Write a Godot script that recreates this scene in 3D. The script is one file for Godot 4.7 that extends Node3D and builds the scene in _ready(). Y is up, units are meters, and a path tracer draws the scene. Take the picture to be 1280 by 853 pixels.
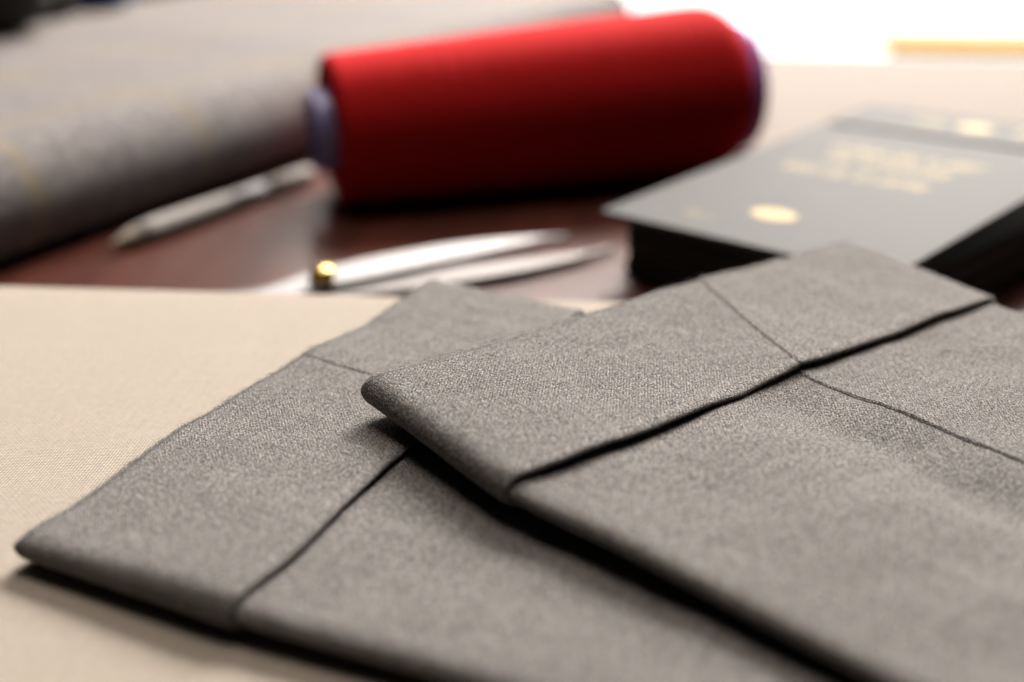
extends Node3D

const TABLE := -0.020            # height of the wooden table; the linen board's top is y = 0
var rng := RandomNumberGenerator.new()
var wave := FastNoiseLite.new()
var fine := FastNoiseLite.new()

# ---------------------------------------------------------------- helpers
func lin(r: float, g: float, b: float) -> Color:
	return Color(r * 0.62, g * 0.62, b * 0.62).linear_to_srgb()

func mat(c: Color, rough := 0.8, metal := 0.0) -> StandardMaterial3D:
	var m := StandardMaterial3D.new()
	m.albedo_color = c
	m.roughness = rough
	m.metallic = metal
	return m

func tag(o: Node, label := "", category := "", group := "", kind := "") -> void:
	if label: o.set_meta("label", label)
	if category: o.set_meta("category", category)
	if group: o.set_meta("group", group)
	if kind: o.set_meta("kind", kind)

func base(called: String, at: Vector3, turn := 0.0) -> Node3D:
	var o := Node3D.new()
	o.name = called
	add_child(o, true)
	o.position = at
	o.rotation.y = turn
	return o

func put(called: String, mesh: Mesh, m: Material, parent: Node = self, t := Transform3D()) -> MeshInstance3D:
	var o := MeshInstance3D.new()
	o.name = called
	o.mesh = mesh
	o.material_override = m
	o.transform = t
	parent.add_child(o, true)
	return o

# a surface from rows of points (all rows equally long); uv per point
func sheet(rows: Array, uvs: Array, flip := false) -> ArrayMesh:
	var st := SurfaceTool.new()
	st.begin(Mesh.PRIMITIVE_TRIANGLES)
	st.set_smooth_group(0)
	var n: int = rows[0].size()
	for j in rows.size():
		for i in n:
			st.set_uv(uvs[j][i])
			st.add_vertex(rows[j][i])
	for j in rows.size() - 1:
		for i in n - 1:
			var a := j * n + i
			var b := a + 1
			var c := a + n
			var d := c + 1
			for k in ([a, c, b, b, c, d] if flip else [a, b, c, b, d, c]):
				st.add_index(k)
	st.generate_normals()
	return st.commit()

# a lathed shape round the local x axis; profile of (x, radius)
func lathe(profile: PackedVector2Array, sides: int, wobble := 0.0) -> ArrayMesh:
	var rows := []
	var uvs := []
	for p in profile:
		var r := PackedVector3Array()
		var w := PackedVector2Array()
		for k in sides + 1:
			var a := TAU * k / sides
			var q := p.y * (1.0 + wobble * fine.get_noise_2d(p.x * 9000.0, 40.0 * sin(a)))
			r.append(Vector3(p.x, q * cos(a), q * sin(a)))
			w.append(Vector2(p.x, a * 0.03))
		rows.append(r)
		uvs.append(w)
	return sheet(rows, uvs, true)

# a slab with rounded rims standing on an outline (x, z), from y0 up to y1
func slab(outline: PackedVector2Array, y0: float, y1: float, rim: float, uv := 1.0) -> ArrayMesh:
	var loop := outline
	if Geometry2D.is_polygon_clockwise(loop):
		loop.reverse()
	var st := SurfaceTool.new()
	st.begin(Mesh.PRIMITIVE_TRIANGLES)
	var levels := []                          # (inset, height)
	for k in 5:
		var a := PI / 2 * k / 4.0
		levels.append([rim * (1 - sin(a)), y0 + rim * (1 - cos(a))])
	for k in 5:
		var a := PI / 2 * k / 4.0
		levels.append([rim * (1 - cos(a)), y1 - rim * (1 - sin(a))])
	var rings := []
	for l in levels:
		rings.append([inset(loop, l[0]), l[1]])
	st.set_smooth_group(0)
	for j in rings.size() - 1:
		for i in loop.size():
			var k := (i + 1) % loop.size()
			var a := to3(rings[j][0][i], rings[j][1])
			var b := to3(rings[j][0][k], rings[j][1])
			var c := to3(rings[j + 1][0][i], rings[j + 1][1])
			var d := to3(rings[j + 1][0][k], rings[j + 1][1])
			for v in [a, b, c, b, d, c]:
				st.set_uv(Vector2(v.x + v.z, v.y) * uv)
				st.add_vertex(v)
	st.set_smooth_group(-1)
	for e in [0, rings.size() - 1]:
		var tri := Geometry2D.triangulate_polygon(rings[e][0])
		for t in range(0, tri.size(), 3):
			var q := [tri[t], tri[t + 1], tri[t + 2]]
			var pa: Vector2 = rings[e][0][q[0]]
			var pb: Vector2 = rings[e][0][q[1]]
			var pc: Vector2 = rings[e][0][q[2]]
			var turn := (pb - pa).cross(pc - pa) > 0.0
			if turn != (e != 0):
				q.reverse()
			for i in q:
				st.set_uv(rings[e][0][i] * uv)
				st.add_vertex(to3(rings[e][0][i], rings[e][1]))
	st.generate_normals()
	return st.commit()

func to3(p: Vector2, y: float) -> Vector3:
	return Vector3(p.x, y, p.y)

func inset(loop: PackedVector2Array, by: float) -> PackedVector2Array:
	var out := PackedVector2Array()
	var n := loop.size()
	for i in n:
		var p := loop[i]
		var e0 := (p - loop[(i + n - 1) % n]).normalized()
		var e1 := (loop[(i + 1) % n] - p).normalized()
		var n0 := Vector2(-e0.y, e0.x)
		var n1 := Vector2(-e1.y, e1.x)
		var m := (n0 + n1).normalized()
		out.append(p + m * by / maxf(0.4, m.dot(n0)))
	return out

func oblong(w: float, l: float, corner: float, seg := 4) -> PackedVector2Array:   # a rectangle with rounded corners, from (0, 0) to (w, l)
	var out := PackedVector2Array()
	for c in [[w - corner, l - corner, 0.0], [corner, l - corner, 1.0], [corner, corner, 2.0], [w - corner, corner, 3.0]]:
		for k in seg + 1:
			var a: float = (c[2] + float(k) / seg) * PI / 2
			out.append(Vector2(c[0] + corner * cos(a), c[1] + corner * sin(a)))
	return out

# ---------------------------------------------------------------- textures of what the stuffs are made of
func field(size: int, freq: float, seed_: int, octaves := 1, stretch := 1) -> PackedByteArray:
	var n := FastNoiseLite.new()
	n.seed = seed_
	n.noise_type = FastNoiseLite.TYPE_SIMPLEX
	n.frequency = freq
	n.fractal_type = FastNoiseLite.FRACTAL_FBM if octaves > 1 else FastNoiseLite.FRACTAL_NONE
	n.fractal_octaves = octaves
	var im := n.get_seamless_image(size, size / stretch, false, false, 0.1, true)
	if stretch > 1:
		im.resize(size, size, Image.INTERPOLATE_CUBIC)
	im.convert(Image.FORMAT_L8)
	return im.get_data()

# 2/2 twill of melange wool, slightly milled; returns [colour, height]
func wool_textures(n: int, yarn: int) -> Array:
	var flecks := field(n, 0.085, 11, 2)
	var clumps := field(n, 0.040, 12, 2)
	var fur := field(n, 0.20, 13, 2)
	var tint := field(n, 0.012, 14, 2)
	var soft := field(n, 0.035, 17, 2)
	var col := PackedByteArray()
	col.resize(n * n * 3)
	var hgt := PackedByteArray()
	hgt.resize(n * n)
	var yarns := n / yarn
	var shade := PackedFloat32Array()          # each yarn changes its shade along its length
	shade.resize(2 * yarns * 256)
	for k in 2 * yarns:
		var own := rng.randfn(0.0, 0.25)
		var v := 0.0
		for j in 256:
			v = v * 0.45 + rng.randfn(0.0, 0.75)
			shade[k * 256 + j] = own + v
	var prof := PackedFloat32Array()
	for i in yarn:
		var f := 2.0 * (i + 0.5) / yarn - 1.0
		prof.append(1.0 - f * f)
	for y in n:
		var iv := y / yarn
		var fv := prof[y % yarn]
		var at := y * n
		var yk := (y * 256 / n)
		for x in n:
			var iu := x / yarn
			var warp := ((iu + iv) & 3) < 2
			var h: float
			var s: float
			if warp:
				h = prof[x % yarn]
				s = shade[iu * 256 + yk]
			else:
				h = fv
				s = shade[(yarns + iv) * 256 + x * 256 / n]
			var fl := flecks[at] / 255.0 - 0.5
			var cl := clumps[at] / 255.0 - 0.5
			var fu := fur[at] / 255.0 - 0.5
			var so := soft[at] / 255.0
			var weave := 0.45 + 0.55 * so        # here and there the nap hides the weave
			var val := 0.60 + 0.14 * s * weave + 0.12 * (h - 0.66) * weave + (0.075 if warp else -0.075) * weave + 0.36 * fl + 0.26 * cl + 0.50 * fu
			val -= 0.9 * maxf(0.0, -fl - 0.15) + 0.5 * maxf(0.0, -fu - 0.2)   # dark fibres in the mixture
			val = clampf(val + 0.03, 0.10, 1.0)
			var t := tint[at] / 255.0 - 0.5
			col[at * 3] = int(clampf(val * (1.0 + 0.02 * t), 0.0, 1.0) * 255.0)
			col[at * 3 + 1] = int(val * 0.973 * 255.0)
			col[at * 3 + 2] = int(clampf(val * (0.945 - 0.03 * t), 0.0, 1.0) * 255.0)
			hgt[at] = int(clampf(0.18 + 0.42 * h * weave + 0.35 * fl + 0.45 * fu + 0.1 * s, 0.0, 1.0) * 255.0)
			at += 1
	return [picture(n, Image.FORMAT_RGB8, col), picture(n, Image.FORMAT_L8, hgt)]

# plain weave of slubby linen
func linen_textures(n: int, yarn: int) -> Array:
	var fur := field(n, 0.16, 21, 2)
	var clumps := field(n, 0.012, 22, 3)
	var col := PackedByteArray()
	col.resize(n * n * 3)
	var hgt := PackedByteArray()
	hgt.resize(n * n)
	var yarns := n / yarn
	var shade := PackedFloat32Array()
	shade.resize(2 * yarns * 64)
	for k in 2 * yarns:
		var own := rng.randfn(0.0, 0.5)
		var v := 0.0
		for j in 64:
			v = v * 0.8 + rng.randfn(0.0, 0.5)
			shade[k * 64 + j] = own + v
	var prof := PackedFloat32Array()
	for i in yarn:
		var f := 2.0 * (i + 0.5) / yarn - 1.0
		prof.append(sqrt(1.0 - f * f))
	for y in n:
		var iv := y / yarn
		var at := y * n
		for x in n:
			var iu := x / yarn
			var warp := ((iu + iv) & 1) == 0
			var px := prof[x % yarn]
			var py := prof[y % yarn]
			var h := (px * (0.45 + 0.55 * py)) if warp else (py * (0.45 + 0.55 * px))
			var s := shade[iu * 64 + y * 64 / n] if warp else shade[(yarns + iv) * 64 + x * 64 / n]
			var fu := fur[at] / 255.0 - 0.5
			var cl := clumps[at] / 255.0 - 0.5
			var val := 0.83 + 0.012 * s + 0.10 * fu + 0.05 * cl + 0.42 * (h - 0.72)
			if not warp:
				val -= 0.04
			val = clampf(val, 0.2, 1.0)
			col[at * 3] = int(val * 255.0)
			col[at * 3 + 1] = int(val * 0.945 * 255.0)
			col[at * 3 + 2] = int(val * 0.885 * 255.0)
			hgt[at] = int(clampf(0.1 + 0.75 * h + 0.25 * fu, 0.0, 1.0) * 255.0)
			at += 1
	return [picture(n, Image.FORMAT_RGB8, col), picture(n, Image.FORMAT_L8, hgt)]

func wood_texture(n: int) -> ImageTexture:
	var grain := field(n, 0.03, 31, 3, 8)
	var pores := field(n, 0.22, 32, 2, 8)
	var col := PackedByteArray()
	col.resize(n * n * 3)
	for at in n * n:
		var v := 0.72 + 0.16 * (grain[at] / 255.0 - 0.5) + 0.12 * (pores[at] / 255.0 - 0.5)
		col[at * 3] = int(v * 255.0)
		col[at * 3 + 1] = int(v * 0.62 * 255.0)
		col[at * 3 + 2] = int(v * 0.52 * 255.0)
	return picture(n, Image.FORMAT_RGB8, col)

# grey worsted with a pale yellow windowpane check, as the bolt's cloth
func check_texture(n: int) -> ImageTexture:
	var mel := field(n, 0.3, 41, 2)
	var cl := field(n, 0.02, 42, 3)
	var col := PackedByteArray()
	col.resize(n * n * 3)
	var at := 0
	for y in n:
		for x in n:
			var v := 0.60 + 0.20 * (mel[at] / 255.0 - 0.5) + 0.22 * (cl[at] / 255.0 - 0.5)
			var c := Vector3(v, v * 0.965, v * 0.975)
			if x % n < n * 0.075 or y % n < n * 0.075:
				c = c.lerp(Vector3(0.72, 0.64, 0.46), 0.46)
			elif absf(x - n * 0.5) < n * 0.02 or absf(y - n * 0.5) < n * 0.02:
				c = c.lerp(Vector3(0.50, 0.46, 0.56), 0.4)
			col[at * 3] = int(clampf(c.x, 0, 1) * 255.0)
			col[at * 3 + 1] = int(clampf(c.y, 0, 1) * 255.0)
			col[at * 3 + 2] = int(clampf(c.z, 0, 1) * 255.0)
			at += 1
	return picture(n, Image.FORMAT_RGB8, col)

func picture(n: int, format: int, data: PackedByteArray) -> ImageTexture:
	return ImageTexture.create_from_image(Image.create_from_data(n, n, false, format, data))

# ---------------------------------------------------------------- the trousers
# One leg lies flat: a tube pressed to two folds. d runs across it from the near fold, v along it from the hem.
class Leg:
	var hem: PackedVector2Array              # the hem from the near fold to the far fold, in plan
	var hem_u: PackedFloat32Array
	var near: PackedVector2Array             # the near fold, from the hem on
	var far: PackedVector2Array
	var width := 0.18
	var cuff := 0.059
	var thick := 0.0026                      # half of the leg's thickness
	var seam := 0.55                         # where the side seam runs, as a share of the width, at the hem
	var seam_end := 0.5                      # and where it meets the cuff's edge
	var seam_slope := 0.0                    # further change per metre
	var upper := false
	var seed_ := 0.0

	func hem_at(u: float) -> Vector2:
		var n := hem.size()
		var i := 0
		while i < n - 2 and u > hem_u[i + 1]:
			i += 1
		var a := maxi(i - 1, 0)
		var d := mini(i + 2, n - 1)
		var w := hem_u[i + 1] - hem_u[i]
		var m0 := (hem[i + 1] - hem[a]) / (hem_u[i + 1] - hem_u[a]) * w
		var m1 := (hem[d] - hem[i]) / (hem_u[d] - hem_u[i]) * w
		var t := (u - hem_u[i]) / w
		var t2 := t * t
		var t3 := t2 * t
		return (2 * t3 - 3 * t2 + 1) * hem[i] + (t3 - 2 * t2 + t) * m0 + (3 * t2 - 2 * t3) * hem[i + 1] + (t3 - t2) * m1

	func fold_at(line: PackedVector2Array, v: float) -> Vector2:
		if v <= 0.0:
			return (line[1] - line[0]).normalized() * v
		var left := v
		for i in line.size() - 1:
			var l := line[i].distance_to(line[i + 1])
			if left <= l or i == line.size() - 2:
				return line[i] + (line[i + 1] - line[i]) * (left / l) - line[0]
			left -= l
		return Vector2.ZERO

	func plan(u: float, v: float) -> Vector2:
		# folds are softened where their direction changes
		var a := (fold_at(near, v - 0.008) + fold_at(near, v) + fold_at(near, v + 0.008)) / 3.0 - (fold_at(near, -0.008) + fold_at(near, 0.008)) / 3.0
		var b := (fold_at(far, v - 0.008) + fold_at(far, v) + fold_at(far, v + 0.008)) / 3.0 - (fold_at(far, -0.008) + fold_at(far, 0.008)) / 3.0
		return hem_at(clampf(u, 0.0, 1.0)) + a.lerp(b, u)

	func mid(u: float, v: float) -> float:
		if upper:
			return lerpf(0.0166, 0.0120, u) - 0.0026 * smoothstep(0.0, 0.07, v) - 0.0030 * smoothstep(0.05, 0.16, v)
		return 0.0050 - 0.0005 * smoothstep(0.04, 0.1, v)

	func seam_u(v: float) -> float:
		return lerpf(seam, seam_end, v / cuff) if v < cuff else seam_end + seam_slope * (v - cuff)

# height added to the upper side: creases, dips, the step along the side seam
func relief(l: Leg, u: float, v: float, on_cuff: bool) -> float:
	var p := Vector2(u * l.width, v) + Vector2(l.seed_, l.seed_ * 2.0)
	var e := minf(minf(u, 1.0 - u) * 9.0, 1.0)
	var h := (0.0008 if l.upper and not on_cuff else 0.0006) * wave.get_noise_2d(p.x * 1000.0, p.y * 1000.0) * e
	h += 0.00016 * fine.get_noise_2d(p.x * 1000.0, p.y * 1000.0)
	var s := (u - l.seam_u(v)) * l.width                       # metres beyond the seam
	var deep := 1.0 if l.upper else 0.5
	h += 0.00055 * deep * smoothstep(-0.0002, 0.0004, s) * (1.0 - smoothstep(0.0, 0.022, s))
	h -= 0.00020 * deep * exp(-pow((s + 0.0001) / 0.00022, 2.0)) * smoothstep(-0.002, 0.03, v)
	h += 0.00018 * exp(-pow((s + 0.003) / 0.002, 2.0)) * sin(v * 900.0 + 2.0 * sin(v * 310.0))
	if l.upper and not on_cuff:
		var a := smoothstep(0.055, 0.075, v)
		h -= 0.0030 * exp(-pow((s + 0.014 + 0.10 * (v - 0.06)) / 0.011, 2.0)) * a
		h += 0.0010 * exp(-pow((s + 0.042 + 0.2 * (v - 0.06)) / 0.016, 2.0)) * a
		h -= 0.0003 * exp(-pow((v - 0.066) / 0.006, 2.0))
	if l.upper and on_cuff:
		h += 0.0007 * exp(-pow((u - 0.12) / 0.1, 2.0)) - 0.0008 * exp(-pow((s + 0.02) / 0.012, 2.0)) * smoothstep(0.0, 0.05, v)
		h += 0.0008 * exp(-pow(s / 0.03, 2.0)) * (1.0 - smoothstep(0.0, 0.03, v))
	if not l.upper:
		h -= 0.0016 * exp(-pow(u / 0.16, 2.0)) * (1.0 - smoothstep(0.0, 0.05, v))
		h += 0.0007 * exp(-pow(s / 0.02, 2.0)) * (1.0 - smoothstep(0.0, 0.03, v))
	return h

# a point of the loop: side 1 upper, -1 lower; d metres from the near fold along the cloth, off metres outside the leg
func on_leg(l: Leg, d: float, alpha: float, end: int, side: float, v: float, off: float, on_cuff: bool) -> Vector3:
	var t := maxf(l.thick + off, 0.0003)
	var r := l.thick * 1.7
	if on_cuff:
		off *= lerpf(0.4, 1.0, smoothstep(0.003, 0.028, d)) if end == 2 else (0.4 if end == 0 else 1.0)
	var dd := d
	var lift := 1.0
	if end == 0:
		dd = r - (r + off) * cos(alpha)
		lift = sin(alpha)
	elif end == 1:
		dd = l.width - r + (r + off) * cos(alpha)
		lift = sin(alpha)
	var u := dd / l.width
	var q := l.plan(u, v)
	if u < 0.0 or u > 1.0:
		var across := (l.hem[l.hem.size() - 1] - l.hem[0]).normalized()
		q += across * (u if u < 0.0 else u - 1.0) * l.width
	var y := l.mid(clampf(u, 0, 1), v) + side * t * lift
	if side > 0.0:
		y += relief(l, clampf(u, 0.0, 1.0), v, on_cuff) * lift
	return Vector3(q.x, y, q.y)

func loop_of(l: Leg, v: float) -> Array:      # [d, alpha, end, side] round the tube
	var out := []
	var r := l.thick * 1.7
	for k in 8:
		out.append([0.0, PI / 2 * k / 8.0, 0, 1.0])
	var su := l.seam_u(v) * l.width
	var spots := PackedFloat32Array()
	var d := r
	var steps := 96
	for k in steps + 1:
		d = lerpf(r, l.width - r, float(k) / steps)
		if absf(d - su) > 0.0022:
			spots.append(d)
	# the same number of points on every ring: close ones at the seam
	var a := PackedFloat32Array()
	var n_left := 52
	for k in n_left:
		a.append(lerpf(r, su - 0.003, float(k) / (n_left - 1)))
	for k in 17:
		a.append(su + lerpf(-0.0026, 0.0026, k / 16.0))
	for k in 44:
		a.append(lerpf(su + 0.003, l.width - r, k / 43.0))
	for x in a:
		out.append([x, 0.0, 2, 1.0])
	for k in range(8, -1, -1):
		out.append([0.0, PI / 2 * minf(k, 7.9) / 8.0, 1, 1.0])
	for k in range(1, 9):
		out.append([0.0, PI / 2 * k / 8.0, 1, -1.0])
	for k in range(1, 31):
		out.append([lerpf(l.width - r, r, k / 31.0), 0.0, 2, -1.0])
	for k in range(8, -1, -1):
		out.append([0.0, PI / 2 * k / 8.0, 0, -1.0])
	return out

func tube(l: Leg, rings: Array, on_cuff: bool) -> ArrayMesh:    # rings of [v, off, v along the cloth]
	var rows := []
	var uvs := []
	for g in rings:
		var row := PackedVector3Array()
		var uv := PackedVector2Array()
		var along := 0.0
		for s in loop_of(l, g[0]):
			var off: float = g[1]
			if on_cuff and g.size() > 3:       # the cuff's edge stands off the leg, more in some places
				var u: float = clampf(s[0] / l.width if s[2] == 2 else (0.0 if s[2] == 0 else 1.0), 0, 1)
				off += g[3] * (0.8 + 0.6 * wave.get_noise_2d(u * 190.0 + l.seed_ * 500.0, 777.0)) * smoothstep(0.0, 0.1, u) * (1.0 - smoothstep(0.93, 1.0, u))
			var p := on_leg(l, s[0], s[1], s[2], s[3], g[0], off, on_cuff)
			if row.size():
				along += p.distance_to(row[row.size() - 1])
			row.append(p)
			uv.append(Vector2(along, -g[2] if on_cuff else g[2]))
		# fasten the pattern to the place on the cloth, not to the row's own bumps
		var total := along
		for i in uv.size():
			uv[i].x = uv[i].x / total * 2.02 * l.width + l.seed_
		rows.append(row)
		uvs.append(uv)
	return sheet(rows, uvs, true)

func build_leg(l: Leg, root: Node3D, wool: Material, seam_m: Material, hairs: int, label: String, cuff_label: String) -> void:
	var rings := []
	var v := l.cuff - 0.014
	while v < 0.34:
		rings.append([v, 0.0, v + 0.4])
		v += 0.0014 if v < 0.12 else 0.003
	rings.append([0.34, -l.thick + 0.0004, 0.745])
	var leg := put("trouser_leg", tube(l, rings, false), wool, root)
	tag(leg, label)
	var c := l.cuff
	var prof := [[c - 0.012, 0.0003, -0.012], [c - 0.005, 0.0003, -0.005, 0.0002], [c - 0.0015, 0.0003, -0.0015, 0.0006], [c - 0.0003, 0.0003, -0.0003, 0.0007],
		[c, 0.00055, 0.0, 0.0007], [c + 0.0001, 0.0010, 0.0006, 0.0007], [c - 0.0002, 0.00145, 0.001, 0.0007], [c - 0.0008, 0.0017, 0.0017, 0.0007], [c - 0.002, 0.0018, 0.0028, 0.00065]]
	var q := c - 0.0032
	while q > 0.003:
		prof.append([q, 0.0018, c - q, 0.00065 * smoothstep(c - 0.03, c, q)])
		q -= 0.0012
	for k in 9:                                # the hem is a soft fold
		var a := PI / 2 * k / 8.0
		var b: float = 0.0030 + l.thick * 0.2
		prof.append([0.0028 * (1.0 - sin(a)), 0.0018 - b * (1.0 - cos(a)), c + 0.0026 * a])
	prof.append([0.002, -0.0016, c + 0.01])
	prof.append([0.012, -0.0020, c + 0.02])
	var cuff := put("turned_up_cuff", tube(l, prof, true), wool, leg)
	tag(cuff, cuff_label)
	# the side seam: a fine thread line lying at the bottom of its groove
	var line := []
	var uv := []
	for part in 2:
		var from := 0.004 if part == 0 else c + 0.002
		var to := c - 0.0025 if part == 0 else 0.32
		var rows := []
		var uvs := []
		var n := int((to - from) / 0.0012)
		for k in n + 1:
			var vv := lerpf(from, to, float(k) / n)
			var row := PackedVector3Array()
			var w := PackedVector2Array()
			var m := on_leg(l, l.seam_u(vv) * l.width, 0, 2, 1.0, vv, 0.0018 if part == 0 else 0.0, part == 0) + Vector3(0, 0.00006, 0)
			var across := (l.plan(1, vv) - l.plan(0, vv)).normalized()
			for j in 6:
				var a := TAU * j / 5.0
				var rad := 0.00004 * (1.0 + 0.35 * sin(vv * 5200.0))
				row.append(m + Vector3(across.x * cos(a) * rad, sin(a) * rad, across.y * cos(a) * rad))
				w.append(Vector2(j * 0.001, vv))
			rows.append(row)
			uvs.append(w)
		put("side_seam", sheet(rows, uvs), seam_m, leg)
	build_fuzz(l, leg, hairs)

# the nap: short loose wool hairs lying on the cloth and standing a little off its folds
func build_fuzz(l: Leg, leg: Node3D, count: int) -> void:
	var rows := []
	var uvs := []
	for j in 5:
		var s := j / 4.0
		var r := PackedVector3Array()
		var w := PackedVector2Array()
		var c := Vector3(s - 0.5, 0.55 * s * (1.0 - s), 0.22 * sin(s * 4.0))
		for k in 4:
			var a := TAU * k / 3.0
			var q := 0.026 * (1.0 - 0.6 * absf(s - 0.4))
			r.append(c + Vector3(0, cos(a) * q, sin(a) * q))
			w.append(Vector2(s, k))
		rows.append(r)
		uvs.append(w)
	var mm := MultiMesh.new()
	mm.transform_format = MultiMesh.TRANSFORM_3D
	mm.use_colors = true
	mm.mesh = sheet(rows, uvs, true)
	mm.instance_count = count
	for i in count:
		var v := rng.randf_range(0.0005, 0.19) if rng.randf() < 0.7 else rng.randf_range(0.0005, 0.075)
		var on_cuff := v < l.cuff
		var off := 0.0018 if on_cuff else 0.0
		var p: Vector3
		var lean := rng.randfn(0.0, 0.22)
		var turn := rng.randf() * TAU
		var roll := 0.0
		if rng.randf() < 0.06:                 # on the near and far folds
			var end := 0 if rng.randf() < 0.7 else 1
			var al := rng.randf_range(0.15, 1.4)
			p = on_leg(l, 0, al, end, 1.0, v, off, on_cuff)
			lean += rng.randf_range(-0.5, 0.5)
		else:
			var d := rng.randf_range(0.004, l.width - 0.004)
			if rng.randf() < 0.07:
				v = absf(rng.randfn(0.0, 0.0015)) + 0.001
				on_cuff = true
				off = 0.0014
				lean += rng.randf_range(-0.6, 0.6)
			p = on_leg(l, d, 0, 2, 1.0, v, off, on_cuff)
		var size := rng.randf_range(0.0005, 0.0015)
		if rng.randf() < 0.006:                # a few long stray hairs
			size *= 3.0
		var b := Basis(Vector3.UP, turn) * Basis(Vector3(0, 0, 1), lean) * Basis(Vector3.RIGHT, rng.randf_range(-0.9, 0.9))
		mm.set_instance_transform(i, Transform3D(b.scaled_local(Vector3(size, size * rng.randf_range(0.3, 1.0), size)), p + Vector3(0, 0.00004, 0)))
		var g := clampf(rng.randfn(0.17, 0.08), 0.03, 0.45)
		mm.set_instance_color(i, Color(g, g * 0.96, g * 0.91))
	var o := MultiMeshInstance3D.new()
	o.name = "wool_nap"
	o.multimesh = mm
	var hm := mat(Color.WHITE, 0.8)
	hm.vertex_color_use_as_albedo = true
	o.material_override = hm
	o.set_meta("kind", "stuff")
	leg.add_child(o, true)

# ---------------------------------------------------------------- everything
func _ready() -> void:
	rng.seed = 7
	wave.seed = 5
	wave.frequency = 0.028
	wave.fractal_octaves = 2
	fine.seed = 9
	fine.frequency = 0.16
	fine.fractal_octaves = 2

	# camera: a short lens close over the cloth, opened wide
	var cam := Camera3D.new()
	cam.name = "Camera"
	add_child(cam)
	cam.position = Vector3(0, 0.14, 0)
	cam.rotation_degrees = Vector3(-23, 0, 0)
	var lens := CameraAttributesPhysical.new()
	lens.frustum_focal_length = 40.26
	lens.frustum_near = 0.02
	lens.frustum_far = 30.0
	lens.frustum_focus_distance = 0.286
	lens.exposure_aperture = 4.2
	cam.attributes = lens
	cam.current = true

	var env := Environment.new()
	env.background_mode = Environment.BG_COLOR
	env.background_color = Color(0.50, 0.47, 0.44)
	env.background_energy_multiplier = 0.03
	env.tonemap_mode = Environment.TONE_MAPPER_LINEAR
	env.tonemap_exposure = 1.80
	env.sdfgi_enabled = true
	env.ssao_enabled = true
	env.ssil_enabled = true
	var we := WorldEnvironment.new()
	we.name = "WorldEnvironment"
	we.environment = env
	add_child(we)

	area_light("WindowLight", Vector3(0.40, 1.30, -2.10), Vector3(0.0, 0.0, -0.35), Vector2(1.5, 0.85), Color(1.0, 0.975, 0.945), 15.5)
	area_light("CeilingLight", Vector3(0.05, 1.7, -0.80), Vector3(0.0, 0.0, -0.40), Vector2(0.8, 0.8), Color(1.0, 0.95, 0.90), 1.5)

	# materials
	var wool_t := wool_textures(1400, 5)
	var wool := mat(lin(0.745, 0.745, 0.76), 0.97)
	wool.albedo_texture = wool_t[0]
	wool.heightmap_enabled = true
	wool.heightmap_texture = wool_t[1]
	wool.heightmap_scale = 0.05
	wool.uv1_scale = Vector3(1 / 0.077, 1 / 0.077, 1)
	wool.rim_enabled = true
	wool.rim = 0.04
	wool.rim_tint = 0.6
	wool.metallic_specular = 0.3
	var linen_t := linen_textures(1440, 20)
	var linen := mat(lin(0.69, 0.68, 0.665), 0.9)
	linen.albedo_texture = linen_t[0]
	linen.heightmap_enabled = true
	linen.heightmap_texture = linen_t[1]
	linen.heightmap_scale = 0.018
	linen.uv1_scale = Vector3(1 / 0.056, 1 / 0.056, 1)
	linen.metallic_specular = 0.3
	var wood := mat(lin(0.17, 0.14, 0.13), 0.28)
	wood.albedo_texture = wood_texture(512)
	wood.uv1_scale = Vector3(2.2, 2.2, 1)
	var check := mat(lin(0.47, 0.445, 0.425), 0.9)
	check.albedo_texture = check_texture(512)
	check.uv1_scale = Vector3(1 / 0.105, 1 / 0.105, 1)
	var seam_m := mat(lin(0.17, 0.168, 0.165), 0.9)

	# the setting: the table
	var top := slab(PackedVector2Array([Vector2(-1.6, 0.5), Vector2(1.6, 0.5), Vector2(1.6, -0.83), Vector2(-1.6, -1.19)]), TABLE - 0.035, TABLE, 0.004)
	tag(put("table", top, wood), "dark red brown polished wooden table under everything", "", "", "structure")

	build_board(linen)
	build_window()
	build_bolt(check)
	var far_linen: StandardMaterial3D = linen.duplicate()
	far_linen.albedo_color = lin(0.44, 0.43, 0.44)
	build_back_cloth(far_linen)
	build_spool()
	build_book()
	build_shears()
	build_pencil()
	build_background_things()
	build_trousers(wool, seam_m)

func area_light(called: String, at: Vector3, towards: Vector3, size: Vector2, c: Color, energy: float) -> void:
	var a := AreaLight3D.new()
	a.name = called
	add_child(a)
	a.position = at
	a.look_at_from_position(at, towards, Vector3.UP)
	a.area_size = size
	a.area_normalize_energy = true
	a.light_color = c
	a.light_energy = energy
	a.area_range = 8.0
	a.area_attenuation = 2.0
	a.shadow_enabled = true

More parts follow.
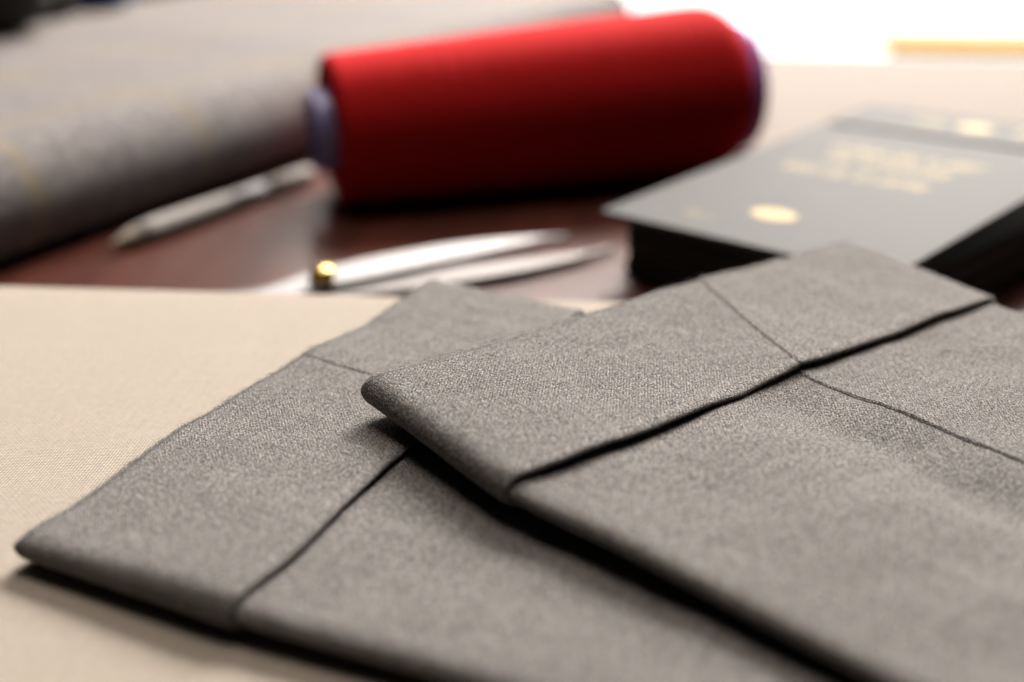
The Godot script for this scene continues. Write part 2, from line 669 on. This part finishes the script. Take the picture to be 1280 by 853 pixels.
func build_board(linen: Material) -> void:
	var root := base("linen_board", Vector3(0, TABLE, -0.3683), -atan(0.074))
	tag(root, "beige linen covered board that the grey trousers lie on", "board")
	var rows := []
	var uvs := []
	var prof := []                            # (depth, height): from below the far edge over the top to the front
	prof.append(Vector2(0.30, 0.0))
	prof.append(Vector2(0.003, 0.0))
	for k in 9:
		var a := PI / 2 * k / 8.0
		prof.append(Vector2(0.0028 * (1 - cos(a)), 0.0172 + 0.0028 * sin(a)))
	for k in range(1, 41):
		prof.append(Vector2(0.0028 + k * 0.0142, 0.020))
	for k in range(1, 9):
		var a := PI / 2 * k / 8.0
		prof.append(Vector2(0.5708 + 0.0028 * sin(a), 0.0172 + 0.0028 * cos(a)))
	prof.append(Vector2(0.5708, 0.0))
	prof.append(Vector2(0.30, 0.0))
	var along := 0.0
	for i in prof.size():
		if i: along += prof[i].distance_to(prof[i - 1])
		var r := PackedVector3Array()
		var w := PackedVector2Array()
		for k in 61:
			var x := -0.62 + k * 0.02
			r.append(Vector3(x, prof[i].y, prof[i].x))
			w.append(Vector2(x, along).rotated(0.0))
		rows.append(r)
		uvs.append(w)
	put("cover", sheet(rows, uvs), linen, root)

func build_window() -> void:
	var root := base("window", Vector3(0.75, -1.1, -2.2))
	tag(root, "bright white overexposed window behind the table", "window")
	var glow := mat(Color.WHITE, 0.5)
	glow.emission_enabled = true
	glow.emission = Color(1, 0.985, 0.97)
	glow.emission_energy_multiplier = 1.05
	var pane := BoxMesh.new()
	pane.size = Vector3(2.3, 3.0, 0.01)
	put("pane", pane, glow, root, Transform3D(Basis(), Vector3(0, 1.5, 0)))
	var fm := mat(lin(0.75, 0.74, 0.72), 0.5)
	for s in [-1, 1]:
		var b := BoxMesh.new()
		b.size = Vector3(0.06, 3.12, 0.07)
		put("frame_post", b, fm, root, Transform3D(Basis(), Vector3(s * 1.182, 1.5, 0)))
		var r := BoxMesh.new()
		r.size = Vector3(2.3, 0.055, 0.07)
		put("frame_rail", r, fm, root, Transform3D(Basis(), Vector3(0, 1.5 + s * 1.53, 0)))

func build_bolt(check: Material) -> void:
	# cloth wound on a flat core, its rounded front turned to the camera
	var dir := Vector2(0.45, -0.893).normalized()
	var root := base("fabric_bolt", Vector3(-0.2097, TABLE, -0.4411), atan2(dir.x, dir.y) - PI)
	tag(root, "grey bolt of cloth with thin yellow check, rounded front edge", "fabric bolt")
	# local -z runs along the bolt, -x to its back
	var prof := []
	var h := 0.050
	var w := 0.36
	for k in 33:
		var a := -PI / 2 + PI * k / 32.0
		prof.append(Vector2(-0.026 + 0.026 * cos(a), h / 2 + h / 2 * sin(a)))
	for k in range(1, 20):
		prof.append(Vector2(-0.026 - k * (w - 0.052) / 20.0, h + 0.0012 * sin(k * 0.9)))
	for k in 25:
		var a := PI / 2 + PI * k / 24.0
		prof.append(Vector2(-w + 0.026 + 0.026 * cos(a), h / 2 + h / 2 * sin(a)))
	prof.append(prof[0])
	var rows := []
	var uvs := []
	for j in 61:
		var z := 0.22 - j * 0.0155
		var r := PackedVector3Array()
		var q := PackedVector2Array()
		var along := 0.0
		for i in prof.size():
			var n := wave.get_noise_2d(z * 240.0, i * 1.2) * 0.0016
			r.append(Vector3(prof[i].x + n * 0.4, maxf(0.0004, prof[i].y + n), z))
			if i: along += prof[i].distance_to(prof[i - 1])
			q.append(Vector2(along + 0.015, z + 0.03))
		rows.append(r)
		uvs.append(q)
	put("wound_cloth", sheet(rows, uvs, true), check, root)
	for e in 2:                                # the ends show the layers and the core board
		var z := 0.2195 if e == 0 else -0.7095
		var st := SurfaceTool.new()
		st.begin(Mesh.PRIMITIVE_TRIANGLES)
		var mid := Vector3(-w / 2, h / 2, z)
		for i in prof.size() - 1:
			var a := Vector3(prof[i].x, prof[i].y, z)
			var b := Vector3(prof[i + 1].x, prof[i + 1].y, z)
			for v in ([mid, b, a] if e == 0 else [mid, a, b]):
				st.set_uv(Vector2(v.x, v.y))
				st.add_vertex(v)
		st.generate_normals()
		put("layered_end", st.commit(), check, root)
		var cb := BoxMesh.new()
		cb.size = Vector3(w - 0.08, 0.008, 0.012)
		put("core_board", cb, mat(lin(0.45, 0.36, 0.25), 0.9), root, Transform3D(Basis(), Vector3(-w / 2, h / 2, z)))

func build_back_cloth(linen: Material) -> void:
	var o := PackedVector2Array([Vector2(0.02, -0.66), Vector2(0.62, -0.60), Vector2(1.2, -0.55), Vector2(1.2, -0.90), Vector2(0.62, -0.955), Vector2(0.06, -1.012)])
	tag(put("beige_cloth", slab(o, TABLE + 0.0004, TABLE + 0.004, 0.0016), linen), "pale beige cloth spread on the far side of the table behind the spool", "cloth")

func build_spool() -> void:
	var yaw := 0.3297
	var along := Vector3(cos(yaw), 0, -sin(yaw))
	var r1 := 0.0363
	var r2 := 0.0442
	var a := Vector3(-0.0892, TABLE + r1, -0.5546)
	var b := a + along * 0.2140
	b.y = TABLE + r2
	var x := (b - a).normalized()
	var z := x.cross(Vector3.UP).normalized()
	var y := z.cross(x)
	var root := base("thread_spool", Vector3((a.x + b.x) / 2, TABLE, (a.z + b.z) / 2), yaw)
	tag(root, "large red thread cone on lilac tube lying on its side behind the trousers", "thread spool")
	var t := root.transform.affine_inverse() * Transform3D(Basis(x, y, z), a)
	var red := mat(lin(0.58, 0.018, 0.020), 0.85)
	red.metallic_specular = 0.12
	var prof := PackedVector2Array([Vector2(0.0008, 0.0195), Vector2(0.0, 0.030), Vector2(0.0003, 0.0340), Vector2(0.0013, 0.0356), Vector2(0.003, r1)])
	var n := 300
	for k in n:                                # the windings stand out as fine ridges
		var s := float(k) / (n - 1)
		var q := lerpf(0.004, 0.197, s)
		prof.append(Vector2(q, lerpf(r1, r2, q / 0.2) + (0.00016 if k % 2 else -0.00016) + 0.00035 * fine.get_noise_1d(k * 0.9) + rng.randf_range(-0.0001, 0.0001)))
	for k in 14:
		var e := PI / 2 * (k + 1) / 14.0
		prof.append(Vector2(0.197 + 0.0170 * sin(e), r2 - 0.0002 - 0.010 * (1 - cos(e)) + (0.00012 if k % 2 else 0.0)))
	prof.append(Vector2(0.2140, 0.024))
	put("thread_winding", lathe(prof, 120, 0.004), red, root, t)
	var lilac := mat(lin(0.34, 0.31, 0.66), 0.35)
	put("tube_tip", lathe(PackedVector2Array([Vector2(0.002, 0.0200), Vector2(-0.0065, 0.0198), Vector2(-0.0085, 0.0192), Vector2(-0.0090, 0.0178), Vector2(-0.0085, 0.0165), Vector2(0.03, 0.0168)]), 64), lilac, root, t)
	var purple := mat(lin(0.70, 0.28, 0.85), 0.35)
	put("tube_base", lathe(PackedVector2Array([Vector2(0.205, 0.0235), Vector2(0.2145, 0.0310), Vector2(0.2165, 0.0355), Vector2(0.2215, 0.0360), Vector2(0.2228, 0.0350), Vector2(0.2232, 0.0320), Vector2(0.2215, 0.0295), Vector2(0.18, 0.0225)]), 72), purple, root, t)

func build_book() -> void:
	# the book's own axes: x along its near edge, -z to its far end
	var yaw := 0.791
	var root := base("swatch_book", Vector3(0.0361, TABLE, -0.4494), -yaw)
	tag(root, "thick black swatch book with gold lettering on its satin cover", "book")
	var cover_m := mat(lin(0.075, 0.072, 0.071), 0.6)
	cover_m.metallic_specular = 0.19
	var black := mat(lin(0.008, 0.008, 0.008), 0.7)
	var gold := mat(lin(0.26, 0.185, 0.05), 0.65, 0.5)
	var w := 0.1283
	var l := 0.1705
	var l2 := 0.0414
	# the page block: cards of cloth swatches, a little uneven
	var leaf_m := [black, mat(lin(0.014, 0.012, 0.010), 0.8), mat(lin(0.035, 0.022, 0.014), 0.85)]
	for k in 9:
		var o := oblong(w - 0.008 + rng.randf_range(-0.0012, 0.0012), l + l2 - 0.012 + rng.randf_range(-0.0012, 0.0012), 0.002)
		var y := 0.0004 + k * 0.0025
		put("swatch_leaf", slab(o, y, y + 0.0022, 0.0006), leaf_m[0 if k > 5 else k % 3], root, Transform3D(Basis(), Vector3(0.006, 0, -(l + l2) + 0.003)))
	var tilt := Basis(Vector3(1, 0, 0), 0.06) * Basis(Vector3(0, 0, 1), 0.029)
	var t := Transform3D(tilt, Vector3(0, 0.0271 - 0.0022, 0))
	var front := put("cover", slab(oblong(w, l - 0.002, 0.0015), 0.0, 0.0022, 0.0006), cover_m, root, t * Transform3D(Basis(), Vector3(0, 0, -l + 0.002)))
	tag(front, "dark satin cover with gold lines of lettering and a gold emblem")
	var strip := put("binding_strip", slab(oblong(w, l2, 0.0015), 0.0, 0.0026, 0.0008), cover_m, root, t * Transform3D(Basis(), Vector3(0, 0, -l - l2 - 0.001)))
	tag(strip, "binding strip at the far end with gold marks")
	put("hinge", slab(oblong(w - 0.002, 0.0026, 0.0006), 0.0, 0.0010, 0.0003), black, root, t * Transform3D(Basis(), Vector3(0.001, 0, -l - 0.0006)))
	# lettering too blurred to read: rows of small foil strokes (from the near edge: x, distance, length, height)
	for row in [[0.026, 0.128, 0.075, 0.0085], [0.034, 0.113, 0.056, 0.0075], [0.026, 0.092, 0.066, 0.0075]]:
		put("gold_lettering", foil_row(row[2], row[3]), gold, front, Transform3D(Basis(), Vector3(row[0], 0.0022, l - 0.002 - row[1])))
	put("gold_emblem", slab(oval(0.0098, 0.0062), 0.0, 0.00015, 0.00005), gold, front, Transform3D(Basis(), Vector3(0.060, 0.0022, l - 0.002 - 0.034)))
	put("gold_lettering", foil_row(0.013, 0.004), gold, front, Transform3D(Basis(), Vector3(0.030, 0.0022, l - 0.002 - 0.016)))
	put("gold_emblem", slab(oval(0.0085, 0.006), 0.0, 0.00015, 0.00005), gold, strip, Transform3D(Basis(), Vector3(0.066, 0.0026, 0.020)))
	put("gold_lettering", foil_row(0.018, 0.007), gold, strip, Transform3D(Basis(), Vector3(0.034, 0.0026, 0.023)))
	put("gold_lettering", foil_row(0.014, 0.011), gold, strip, Transform3D(Basis(), Vector3(0.086, 0.0026, 0.024)))

func oval(a: float, b: float) -> PackedVector2Array:
	var o := PackedVector2Array()
	for k in 28:
		o.append(Vector2(a * cos(TAU * k / 28), b * sin(TAU * k / 28)))
	return o

func foil_row(length: float, height: float) -> ArrayMesh:
	var st := SurfaceTool.new()
	var x := 0.0
	while x < length:
		var cw := height * rng.randf_range(0.35, 0.6)
		if rng.randf() < 0.12:
			x += cw
			continue
		for s in [[0.0, 0.0, 0.28, 1.0], [0.28, 0.0, 1.0, 0.24], [0.28, 0.76, 1.0, 1.0]]:
			if rng.randf() < 0.15: continue
			var o := PackedVector2Array([Vector2(x + s[0] * cw, -height * s[1]), Vector2(x + s[2] * cw, -height * s[1]), Vector2(x + s[2] * cw, -height * s[3]), Vector2(x + s[0] * cw, -height * s[3])])
			st.append_from(slab(o, 0.0, 0.00012, 0.00003), 0, Transform3D())
		x += cw * 1.35
	return st.commit()

func build_shears() -> void:
	var at := Vector3(-0.0740, TABLE, -0.4210)
	var root := base("tailor_shears", at)
	tag(root, "open steel shears with brass pivot screw lying behind the linen board", "shears")
	var steel := mat(lin(0.21, 0.20, 0.20), 0.48, 1.0)
	var dull := mat(lin(0.17, 0.155, 0.15), 0.46, 1.0)
	var brass := mat(lin(0.80, 0.55, 0.18), 0.28, 1.0)
	var tips := [[Vector2(0.0980, -0.0600), steel, 0.0046, 0.07, 1.0], [Vector2(0.1190, -0.0490), dull, 0.0012, 0.0, -1.0]]
	for k in 2:
		var d: Vector2 = tips[k][0]
		var len := d.length()
		var side: float = tips[k][4]
		# blade outline: straight cutting edge, bellied back
		var o := PackedVector2Array()
		for i in 13:
			var s := i / 12.0
			o.append(Vector2(len * s, side * (0.008 + 0.006 * sin(PI * minf(1.0, 0.18 + s * 0.62)) - 0.0140 * pow(s, 3.0))))
		for i in range(11, -1, -1):
			var s := i / 12.0
			o.append(Vector2(len * s, side * (-0.0065 + 0.006 * s)))
		for i in 5:
			var s := i / 4.0
			o.append(Vector2(-0.055 * s, side * lerpf(-0.0065, -0.0125, s)))
		for i in range(4, 0, -1):
			var s := i / 4.0
			o.append(Vector2(-0.055 * s, side * lerpf(0.009, -0.005, s)))
		for i in o.size():
			o[i].y = -o[i].y
		var yaw := atan2(-d.y, d.x)
		var b := Basis(Vector3.UP, yaw) * Basis(Vector3.RIGHT, tips[k][3])
		var blade := put("blade", slab(o, 0.0, 0.0030, 0.0009), tips[k][1], root, Transform3D(b, Vector3(0, tips[k][2], 0)))
		# its bow behind the board
		var bow := TorusMesh.new()
		bow.inner_radius = 0.0150
		bow.outer_radius = 0.0195
		bow.rings = 40
		bow.ring_segments = 14
		put("bow", bow, mat(lin(0.01, 0.01, 0.01), 0.4), blade, Transform3D(Basis().scaled(Vector3(1.5, 1, 1)), Vector3(-0.082 - 0.022 * k, 0.002 - tips[k][2], 0.016)))
	var screw := lathe(PackedVector2Array([Vector2(0.0, 0.0001), Vector2(0.0, 0.0050), Vector2(0.0055, 0.0050), Vector2(0.0075, 0.0046), Vector2(0.0082, 0.0036), Vector2(0.0085, 0.0001)]), 36)
	var s := put("pivot_screw", screw, brass, root, Transform3D(Basis(Vector3(0, 0, 1), PI / 2), Vector3(0, 0.0045, 0)))
	var slot := BoxMesh.new()
	slot.size = Vector3(0.0006, 0.0012, 0.0072)
	put("slot", slot, mat(lin(0.12, 0.08, 0.03), 0.6), s, Transform3D(Basis(), Vector3(0.0083, 0, 0)))

func build_pencil() -> void:
	var from := Vector3(-0.1735, TABLE + 0.0052, -0.4720)
	var to := Vector3(-0.1072, TABLE + 0.0048, -0.5944)
	var x := (to - from).normalized()
	var z := x.cross(Vector3.UP).normalized()
	var root := base("marking_pencil", Vector3(from.x, TABLE, from.z))
	tag(root, "slim pale stick with tan tip lying along the front of the cloth bolt", "pencil")
	var t := root.transform.affine_inverse() * Transform3D(Basis(x, z.cross(x), z), from)
	put("tip", lathe(PackedVector2Array([Vector2(0.0, 0.0004), Vector2(0.001, 0.0010), Vector2(0.014, 0.0044), Vector2(0.0145, 0.0044)]), 24), mat(lin(0.28, 0.235, 0.18), 0.8), root, t)
	put("handle", lathe(PackedVector2Array([Vector2(0.014, 0.0044), Vector2(0.0141, 0.0046), Vector2(0.024, 0.0052), Vector2(0.044, 0.0050), Vector2(0.062, 0.0047), Vector2(0.0746, 0.0045)]), 32), mat(lin(0.30, 0.275, 0.255), 0.8), root, t)
	put("ferrule", lathe(PackedVector2Array([Vector2(0.0744, 0.0043), Vector2(0.0745, 0.0044), Vector2(0.100, 0.0042), Vector2(0.1006, 0.0041)]), 32), mat(lin(0.31, 0.29, 0.31), 0.7), root, t)
	put("end_piece", lathe(PackedVector2Array([Vector2(0.1004, 0.0040), Vector2(0.1005, 0.0042), Vector2(0.134, 0.0044), Vector2(0.1380, 0.0038), Vector2(0.1392, 0.0020), Vector2(0.1394, 0.0001)]), 32), mat(lin(0.29, 0.265, 0.245), 0.8), root, t)

func build_background_things() -> void:
	# yellow strip on the far edge of the table
	var y := base("yellow_strip", Vector3(0.330, TABLE + 0.0042, -1.075), -0.09)
	tag(y, "pale yellow wooden strip along the far table edge at right", "ruler")
	var yellow := mat(lin(0.34, 0.185, 0.012), 0.85)
	yellow.metallic_specular = 0.08
	put("bar", slab(oblong(0.34, 0.085, 0.002), 0.0, 0.005, 0.0010), yellow, y)
	# dark bundles on the far side of the bolt
	var d := base("dark_grey_bundle", Vector3(-0.350, 0.030, -0.785), 0.2)
	tag(d, "charcoal grey bundle on the cloth bolt at the far left", "cloth bundle")
	put("roll", bundle(0.095, 0.046), mat(lin(0.018, 0.020, 0.020), 0.9), d)
	var k := base("black_bundle", Vector3(-0.338, 0.030, -0.862), 0.1)
	tag(k, "small black bundle beside the charcoal one on the bolt", "cloth bundle")
	put("roll", bundle(0.042, 0.020), mat(lin(0.010, 0.007, 0.006), 0.9), k)
	var b := base("blue_bundle", Vector3(-0.318, 0.030, -0.925), 0.1)
	tag(b, "blue folded cloth behind the black bundle at the top left", "cloth bundle")
	put("roll", bundle(0.05, 0.02), mat(lin(0.06, 0.12, 0.42), 0.85), b)

func bundle(length: float, r: float) -> ArrayMesh:
	var p := PackedVector2Array()
	for k in 21:
		var s := k / 20.0
		p.append(Vector2((s - 0.5) * length, maxf(0.0002, r * pow(sin(PI * clampf(s, 0.001, 0.999)), 0.3))))
	var m := lathe(p, 40, 0.05)
	var st := SurfaceTool.new()
	st.append_from(m, 0, Transform3D(Basis(), Vector3(0, r * 0.97, 0)))
	return st.commit()

func build_trousers(wool: Material, seam_m: Material) -> void:
	var root := base("trousers", Vector3(0, 0, 0))
	tag(root, "folded grey wool trousers with turned-up cuffs lying on beige linen", "trousers")
	var low := Leg.new()
	low.hem = PackedVector2Array([Vector2(-0.1062, -0.2065), Vector2(-0.0959, -0.2251), Vector2(-0.0863, -0.2491), Vector2(-0.0741, -0.2735), Vector2(-0.0612, -0.2972), Vector2(-0.0462, -0.3221), Vector2(-0.0365, -0.3455), Vector2(-0.0278, -0.3645)])
	low.hem_u = PackedFloat32Array([0.0, 0.115, 0.255, 0.403, 0.549, 0.707, 0.868, 1.0])
	low.near = PackedVector2Array([Vector2(-0.1062, -0.2065), Vector2(-0.0537, -0.1811), Vector2(-0.0114, -0.1644), Vector2(0.27, -0.0394)])
	low.far = PackedVector2Array([Vector2(-0.0278, -0.3645), Vector2(0.0163, -0.3385), Vector2(0.32, -0.20)])
	low.width = 0.1846
	low.cuff = 0.0583
	low.seam = 0.55
	low.seam_end = 0.53
	low.seed_ = 0.31
	var up := Leg.new()
	up.upper = true
	up.hem = PackedVector2Array([Vector2(-0.0381, -0.2594), Vector2(-0.0246, -0.2677), Vector2(-0.0085, -0.2807), Vector2(0.0183, -0.3040), Vector2(0.0384, -0.3217), Vector2(0.0573, -0.3358), Vector2(0.0842, -0.3571), Vector2(0.1182, -0.3839)])
	up.hem_u = PackedFloat32Array([0.0, 0.079, 0.183, 0.36, 0.494, 0.612, 0.784, 1.0])
	up.near = PackedVector2Array([Vector2(-0.0381, -0.2594), Vector2(-0.0014, -0.2120), Vector2(0.0251, -0.1896), Vector2(0.0621, -0.1553), Vector2(0.24, 0.01)])
	up.far = PackedVector2Array([Vector2(0.1182, -0.3839), Vector2(0.1517, -0.3327), Vector2(0.34, -0.10)])
	up.width = 0.200
	up.cuff = 0.0600
	up.seam = 0.612
	up.seam_end = 0.509
	up.seam_slope = -0.1
	up.seed_ = 0.77
	build_leg(low, root, wool, seam_m, 16000, "lower trouser leg lying on the linen", "turned-up cuff of the lower leg")
	build_leg(up, root, wool, seam_m, 24000, "upper trouser leg crossing over the lower one", "turned-up cuff of the upper leg")
